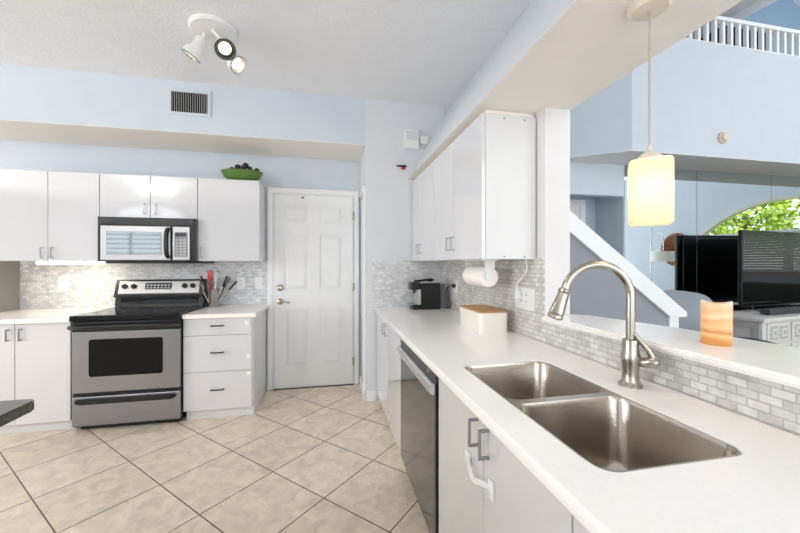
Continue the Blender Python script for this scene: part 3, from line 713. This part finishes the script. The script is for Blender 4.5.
fx = Vector((-.745, 2.53, 2.867))
t = thing('ceiling_spotlight', 'white three-head spotlight fixture on the ceiling', 'light', tuple(fx))
finish('canopy', lathe(B(), [(.150, 0), (.150, -.012), (.140, -.024), (.05, -.026)], Matrix.Translation(fx), 44), WHITEP, t, True)
BULB = mat('spot_bulb_glow', 'FFF3DC', .3, emit='FFF1D8', estr=2.5)
for sx_, st, rim, dr_ in ((0, (-.81, 2.545), (-.900, 2.567, 2.690), (-.50, .08, -.80)), (1, (-.745, 2.50), (-.635, 2.377, 2.655), (.30, -.66, -.70)), (2, (-.72, 2.56), (-.590, 2.52, 2.640), (.70, -.25, -.66))):
    d = Vector(dr_).normalized(); s0 = Vector(rim)-d*.150
    finish('swivel_arm', cyl(B(), (st[0], st[1], 2.846), s0+d*.01, .011, 12), WHITEP, t, True)
    A = axis_matrix(s0, d)
    hd = finish('lamp_head', lathe(B(), [(.012, 0), (.030, .006), (.035, .018), (.036, .070), (.042, .088), (.058, .108), (.061, .147), (.058, .150), (.055, .146), (.054, .110), (.03, .100)], A, 28), WHITEP, t, True)
    finish('baffle', lathe(B(), [(.0535, .145), (.0525, .112), (.030, .104)], A, 28, cap=False), BLACKP if sx_ == 1 else SILV, hd, True)
    finish('rim_ring', lathe(B(), [(.0615, .143), (.0630, .150), (.057, .153), (.0545, .145)], A, 28, cap=False), BLACKP if sx_ == 1 else CHROME, hd, True)
    finish('bulb', lathe(B(), [(.02, .106), (.036, .125), (.037, .128), (.02, .133), (.001, .134)], A, 24), BULB, hd, True)
    sl_ = lamp('spot_beam', 'SPOT', tuple(s0+d*.19), 9, (1, .95, .87), d.to_track_quat('-Z', 'Y').to_euler(), radius=.03); sl_.data.spot_size = 1.6; sl_.data.spot_blend = .8
t = thing('dining_light', 'twin-globe dining ceiling light mirrored in the short wall cabinet', 'light', (-3.2, -.42, 2.867))
finish('canopy', lathe(B(), [(.08, 0), (.08, -.02), (.02, -.03)], Matrix.Translation((-3.2, -.42, 2.867)), 28), WHITEP, t, True)
finish('crossbar', bx(-3.40, -3.0, -.43, -.41, 2.80, 2.84), WHITEP, t)
GL = mat('frosted_globe_glow', 'FFF6E6', .4, emit='FFFBF5', estr=105)
for x in (-3.38, -3.02): finish('globe', ball(B(), (x, -.42, 2.74), .085, 3, (1, 1, .8)), GL, t, True)

# ------------------------------------------------------------------ pendant
px, py = 1.003, .924
t = thing('pendant_lamp', 'glowing white square glass pendant over the bar ledge', 'lamp', (px, py, 1.42), math.radians(-43))
finish('canopy', lathe(B(), [(.062, 0), (.062, -.010), (.050, -.024), (.010, -.028)], Matrix.Translation((px, py, 2.13)), 36), mat('cream_metal', 'E3D8CA', .4), t, True)
finish('cord', cyl(B(), (px, py, 1.675), (px, py, 2.105), .0035, 8), mat('cord_grey', 'A9A49E', .4), t, True)
finish('socket_cap', lathe(B(), [(.036, 0), (.034, .012), (.020, .026), (.008, .034), (.006, .05)], Matrix.Translation((px, py, 1.628)), 28), mat('cap_metal', 'CFC8C0', .35), t, True)
SH = mat('alabaster_glass', 'EBDAB8', .35, noise=.08, nscale=12, emit='FFE8C4', estr=.10, trans=.0)
b = B(); rings = []
for h_, z in ((.055, 1.426), (.057, 1.43), (.057, 1.618), (.052, 1.626), (.034, 1.630)): rings.append([(u, v, z-1.42) for u, v in rrect(-h_, h_, -h_, h_, .016, 5)])
loft(b, rings, False)
ri = [[(u, v, z-1.42) for u, v in rrect(-h_, h_, -h_, h_, .012, 5)] for h_, z in ((.055, 1.426), (.051, 1.43), (.051, 1.614))]
loft(b, ri, False); bmesh.ops.remove_doubles(b, verts=b.verts, dist=1e-5)
shd = finish('lamp_shade', b, SH, t, True, world=False)
SHm = SH.node_tree; pbs = SHm.nodes['Principled BSDF']
# thin alabaster: translucent so the bulb inside shows as a bright pool
out = SHm.nodes['Material Output']; tr = SHm.nodes.new('ShaderNodeBsdfTranslucent'); tr.inputs[0].default_value = lin('FFFAF0')
mxs = SHm.nodes.new('ShaderNodeMixShader'); mxs.inputs[0].default_value = .45
SHm.links.new(pbs.outputs[0], mxs.inputs[1]); SHm.links.new(tr.outputs[0], mxs.inputs[2]); SHm.links.new(mxs.outputs[0], out.inputs[0])
finish('bulb', ball(B(), (px, py, 1.54), .028, 3, (1, 1, 1.3)), mat('pendant_bulb', 'FFE9C0', .3, emit='FFE2AE', estr=12), t, True)
lamp('pendant_glow', 'POINT', (px, py, 1.52), 1.1, (1, .95, .87), radius=.03)

# ------------------------------------------------------------------ dark granite counter corner on the left
t = thing('granite_counter', 'dark granite counter corner at the lower left', 'counter', (-1.5, .3, 0))
b = prism(B(), [(-.822, -1.0), (-.822, 1.185), (-.835, 1.205), (-2.2, 1.205), (-2.2, -1.0)], .880, .910)
bmesh.ops.bevel(b, geom=[e for e in b.edges if abs(e.verts[0].co.z-e.verts[1].co.z) < 1e-6], offset=.004, segments=2, affect='EDGES')
finish('stone_top', b, GRANITE, t)
finish('base', bx(-2.1, -1.35, -.95, .80, 0, .88), CABS, t)

# ------------------------------------------------------------------ living room things
xs = [3.305, 4.327, 5.496, 6.665, 7.834, 8.495]
nm = ['behind the hanging pendant lamp', 'behind the left edge of the television', 'behind the middle of the television', 'beyond the television', 'in the far corner']
for i in range(5):
    o = finish('mirror_panel', bx(xs[i]+.003, xs[i+1]-.003, 3.362, 3.374, .04, 2.425), MIRROR)
    tag(o, 'tall frameless mirror panel ' + nm[i], 'mirror', 'wall mirror panels'); base_at(o, ((xs[i]+xs[i+1])/2, 3.368, .04))
ang = math.atan2(.147, 1.167)
t = thing('television', 'large black flat television reflecting blinds, on white console', 'television', (5.17, 3.085, .772), ang)
W = .725
SCR = mat('tv_screen', '08090A', .03, spec=1.0)
finish('bezel', bx(-W, W, -.012, .025, .052, .905, .006), BLACKP, t, world=False)
finish('screen', bx(-W+.012, W-.012, -.0145, -.011, .07, .895), SCR, t, world=False)
finish('rear_housing', bx(-.66, .66, .024, .050, .09, .87, .008), BLACKP, t, world=False)
for s_ in (-1, 1):
    b = tube(B(), [(s_*.52, .0, .07), (s_*.55, -.02, .03), (s_*.60, -.13, .010)], .009, 8); tube(b, [(s_*.52, .0, .07), (s_*.50, .02, .03), (s_*.46, .09, .010)], .009, 8)
    finish('foot', b, BLACKP, t, True, world=False)
t = thing('tv_console', 'carved whitewashed media console under the television', 'console', (5.16, 3.02, 0), ang)
CW = mat('whitewashed_wood', 'D4D2CE', .5, noise=.08, nscale=5, stretch=(1, 1, 12))
hw = 1.10
finish('cabinet_body', bx(-hw+.03, hw-.03, -.29, .15, .06, .735), CW, t, world=False)
finish('top', bx(-hw, hw, -.32, .17, .735, .772, .008), CW, t, world=False)
finish('plinth', bx(-hw+.05, hw-.05, -.27, .14, 0, .06), CW, t, world=False)
CWD = mat('grey_panel_and_carving_shade', 'B4B3B1', .6)  # grey of the side frame; also paints shading into the carved squares
for i in range(5):
    x = -hw+.09+i*.41
    d = finish('cabinet_door', bx(x, x+.36, -.305, -.29, .10, .50, .004), CW, t, world=False)
    d = finish('drawer', bx(x, x+.36, -.305, -.29, .53, .715, .004), CW, t, world=False)
    b = B()
    for cx_ in (x+.10, x+.26):
        for k, s_ in enumerate((.065, .042, .02)): 
            box(b, cx_-s_, cx_+s_, -.309-.004*k, -.300, .622-s_, .622+s_, .002, None, k % 2)
    finish('carved_squares', b, [CWD, CW], d, world=False)
finish('side_panel', holed([[(-.27, .08), (.13, .08), (.13, .72), (-.27, .72)], [(-.22, .14), (.08, .14), (.08, .66), (-.22, .66)]], -hw+.018, -hw+.031, 'YZ'), CWD, t, world=False)
t = thing('soundbar', 'slim dark soundbar lying in front of the television feet', 'soundbar', (5.02, 2.835, .772), ang)
finish('soundbar_body', bx(-.60, .60, -.045, .045, .004, .06, .012), DKGR, t, world=False)
finish('feet', bx(-.5, .5, -.03, .03, 0, .006), BLACKP, t, world=False)

# grey armchair
FAB = mat('grey_upholstery', '8E9093', .9, noise=.06, nscale=40, bump=.3, bscale=300)
t = thing('armchair', 'grey upholstered armchair between stair post and console', 'armchair', (3.33, 2.78, 0))
def soft(x0, x1, y0, y1, z0, z1, r): return bx(x0, x1, y0, y1, z0, z1, r, seg=4)
finish('seat_base', soft(-.42, .52, -.42, .45, .12, .40, .04), FAB, t, True, world=False)
finish('seat_cushion', soft(-.30, .40, -.42, .25, .40, .54, .05), FAB, t, True, world=False)
b = B(); ring = []
for z, f, yy in ((.35, .40, .0), (.70, .42, .03), (.85, .42, .05), (.93, .37, .06), (.965, .28, .065)):
    ring.append([(u+.05, v+.32+yy, z) for u, v in rrect(-f, f, -.10, .10, .09, 6)])
loft(b, ring); b.faces.new(list(b.verts)[:len(ring[0])][::-1])
finish('backrest', b, FAB, t, True, world=False)
for s_ in (-.36, .46): finish('armrest', soft(s_-.07, s_+.07, -.42, .40, .12, .60, .05), FAB, t, True, world=False)
for x in (-.36, .46):
    for y in (-.36, .38): finish('leg', cyl(B(), (x, y, 0), (x, y, .13), .02, 12), BLACKP, t, True, world=False)
b = B(); n = 24; rr = []
for f, yy in ((.3, -.075), (.75, -.05), (1, -.0), (.75, .05), (.3, .075)):
    rr.append([((.29*f)*(abs(math.cos(2*PI*i/n))**.55)*(1 if math.cos(2*PI*i/n) > 0 else -1), yy, (.235*f)*(abs(math.sin(2*PI*i/n))**.55)*(1 if math.sin(2*PI*i/n) > 0 else -1)) for i in range(n)])
loft(b, rr); b.faces.new(list(b.verts)[:n][::-1])
o = finish('throw_pillow', b, mat('blue_grey_velvet', '8F969E', .7, noise=.05), None, True)
o.location = (3.50, 2.82, .80); o.rotation_euler = (-.25, .12, -.25)
tag(o, 'blue-grey pillow resting against the armchair back', 'pillow')

# dark sofa and lamp opposite the mirrors
DSF = mat('dark_leather', '2A2826', .4)
t = thing('sofa', 'dark leather sofa seen reflected in the television', 'sofa', (7.5, 1.9, 0))
finish('seat_base', soft(-.45, .45, -1.0, 1.0, .08, .42, .04), DSF, t, True, world=False)
finish('backrest', soft(.12, .45, -1.0, 1.0, .40, .98, .10), DSF, t, True, world=False)
for s_ in (-.9, .9): finish('armrest', soft(-.45, .45, s_-.11, s_+.11, .10, .66, .08), DSF, t, True, world=False)
for s_ in (-.4, .4): finish('seat_cushion', soft(-.44, .14, s_-.38, s_+.38, .42, .55, .05), DSF, t, True, world=False)
for x in (-.4, .4):
    for y in (-.9, .9): finish('leg', cyl(B(), (x, y, 0), (x, y, .09), .025, 12), BLACKP, t, True, world=False)
t = thing('floor_lamp', 'slim arc floor lamp with white drum shade in the mirror', 'lamp', (7.9, -.52, 0))
finish('base', lathe(B(), [(.15, 0), (.15, .02), (.02, .03)], Matrix.Translation((7.9, -.52, 0)), 32), CHROME, t, True)
finish('pole', cyl(B(), (7.9, -.52, .02), (7.9, -.52, 2.18), .013, 12), CHROME, t, True)
finish('arm', tube(B(), smooth_path([(7.9, -.52, 2.0), (7.9, -.35, 2.06), (7.9, -.20, 1.98), (7.9, -.20, 1.62)]), .008, 8), CHROME, t, True)
finish('finial', ball(B(), (7.9, -.52, 2.20), .03, 2), WHITEP, t, True)
finish('lamp_shade', lathe(B(), [(.26, 0), (.25, .24), (.245, .24), (.255, 0)], Matrix.Translation((7.9, -.20, 1.36)), 36, cap=False), mat('linen_shade', 'F5F0E6', .8), t, True)
b = B()
RAT = mat('woven_brown_rattan', '8A4A2C', .6, noise=.45, nscale=22, bump=.6, bscale=60)
lathe(b, [(.001, 0), (.40, .0), (.41, .02), (.36, .035), (.001, .02)], axis_matrix((8.5, -.36, 1.66), (-1, 0, 0)), 40)
for k in range(7): tube(b, [(8.462, -.36+(.06+.048*k)*math.cos(2*PI*i/32), 1.66+(.06+.048*k)*math.sin(2*PI*i/32)) for i in range(33)], .012, 6)
o = finish('wall_basket', b, RAT, None, True); tag(o, 'round woven brown wall basket reflected beside the television', 'wall decor')

# thermostat-like round detector
t = thing('siren', 'round beige alarm sounder on the pale blue loft wall', 'alarm', (4.075, 2.91, 2.575))
BG = mat('beige_plastic', 'D8C9B4', .5)
MD = axis_matrix((4.075, 2.91, 2.63), (0, -1, 0))
finish('housing', lathe(B(), [(.062, 0), (.062, .014), (.056, .022), (.046, .024)], MD, 36), BG, t, True)
finish('inner_dome', lathe(B(), [(.042, .022), (.042, .034), (.034, .042), (.012, .043)], MD, 32), BG, t, True)

# loft balustrade
t = thing('loft_railing', 'white loft railing with square balusters above the blue wall', 'railing', (5.0, 2.95, 3.62))
finish('top_rail', bx(2.97, 8.5, 2.915, 2.985, 3.885, 3.925, .005), TRIM, t)
finish('bottom_rail', bx(2.97, 8.5, 2.92, 2.98, 3.62, 3.635), TRIM, t)
x = 3.05
while x < 7.6:
    finish('baluster', bx(x-.017, x+.017, 2.933, 2.967, 3.635, 3.885), TRIM, t); x += .1085
wall('floor_loft', LFLOOR, 3.1, 8.5, 2.99, 4.2, 2.62, 2.70)
t = thing('bookcase', 'black open bookcase behind the loft railing', 'bookcase', (5.47, 3.75, 2.70))
b = B()
box(b, 5.10, 5.13, 3.6, 3.95, 2.70, 4.45); box(b, 5.82, 5.85, 3.6, 3.95, 2.70, 4.45)
finish('side_panels', b, BLACKP, t)
for z in (2.75, 3.1, 3.45, 3.80, 4.12, 4.42): finish('shelf', bx(5.13, 5.82, 3.6, 3.95, z, z+.03), BLACKP, t)
finish('back_panel', bx(5.13, 5.82, 3.93, 3.95, 2.70, 4.45), BLACKP, t)

# bar stool behind the ledge
t = thing('bar_stool', 'dark metal bar stool tucked behind the bar ledge', 'stool', (1.70, 1.13, 0))
SM = mat('dark_stool_metal', '3A3D42', .35, metal=.7)
finish('seat', lathe(B(), [(.001, .66), (.18, .66), (.19, .675), (.18, .70), (.001, .705)], None, 32, cap=False), SM, t, True, world=False)
b = tube(B(), smooth_path([(.02, -.21, .70), (.02, -.22, .88), (.06, -.17, .950), (.08, 0, .972), (.06, .17, .950), (.02, .22, .88), (.02, .21, .70)]), .011, 10)
bmesh.ops.rotate(b, cent=(0, 0, 0), matrix=Matrix.Rotation(-.35, 3, 'Z'), verts=b.verts)
finish('backrest', b, SM, t, True, world=False)
for a in range(4):
    an = PI/4+a*PI/2
    finish('leg', cyl(B(), (.24*math.cos(an), .24*math.sin(an), 0), (.13*math.cos(an), .13*math.sin(an), .665), .012, 10), SM, t, True, world=False)
finish('foot_ring', tube(B(), [(.205*math.cos(2*PI*i/32), .205*math.sin(2*PI*i/32), .22) for i in range(33)], .008, 8), SM, t, True, world=False)

# ------------------------------------------------------------------ trees outside the arched window
LEAF = mat('sunlit_leaves', 'A3B848', .5, noise=.35, nscale=3)
def tree(label, x, y, z, R_, seed, group='trees outside the arched window'):
    rnd = random.Random(seed)
    t = thing('garden_tree', label, 'tree', (x, y, 0), 0, group)
    finish('trunk', cyl(B(), (x, y, 0), (x, y, z), .14, 10, .07), mat('bark', '5B4A3A', .8), t, True)
    b = B()
    for i in range(2600):
        v = Vector((rnd.gauss(0, 1), rnd.gauss(0, 1), rnd.gauss(0, 1))).normalized()*R_*(.55+.45*rnd.random())*(.82+.18*math.sin(7*rnd.random()))
        c_ = Vector((x, y, z))+v; s_ = .05+.05*rnd.random()
        u = Vector((rnd.gauss(0, 1), rnd.gauss(0, 1), rnd.gauss(0, 1))).normalized(); q = u.orthogonal().normalized()
        vs = [b.verts.new(c_+u*s_), b.verts.new(c_+q*s_*.5), b.verts.new(c_-u*s_), b.verts.new(c_-q*s_*.5)]; b.faces.new(vs)
    finish('foliage', b, LEAF, t)
tree('leafy green tree outside, reflected at the start of the arch', 11.5, -.9, 2.6, 1.35, 1)
tree('leafy green tree outside, reflected in the middle of the arch', 11.8, 2.0, 2.8, 1.5, 2)
tree('leafy green tree outside, reflected at the far end of the arch', 11.3, 4.9, 2.6, 1.35, 3)
tree('leafy green tree outside, farthest back beyond the window', 14.8, .4, 3.0, 1.9, 4)
wall('ground', mat('lawn_green', '6F8F45', .9, noise=.3, nscale=10), 8.62, 30, -12, 14, -.2, -.05)
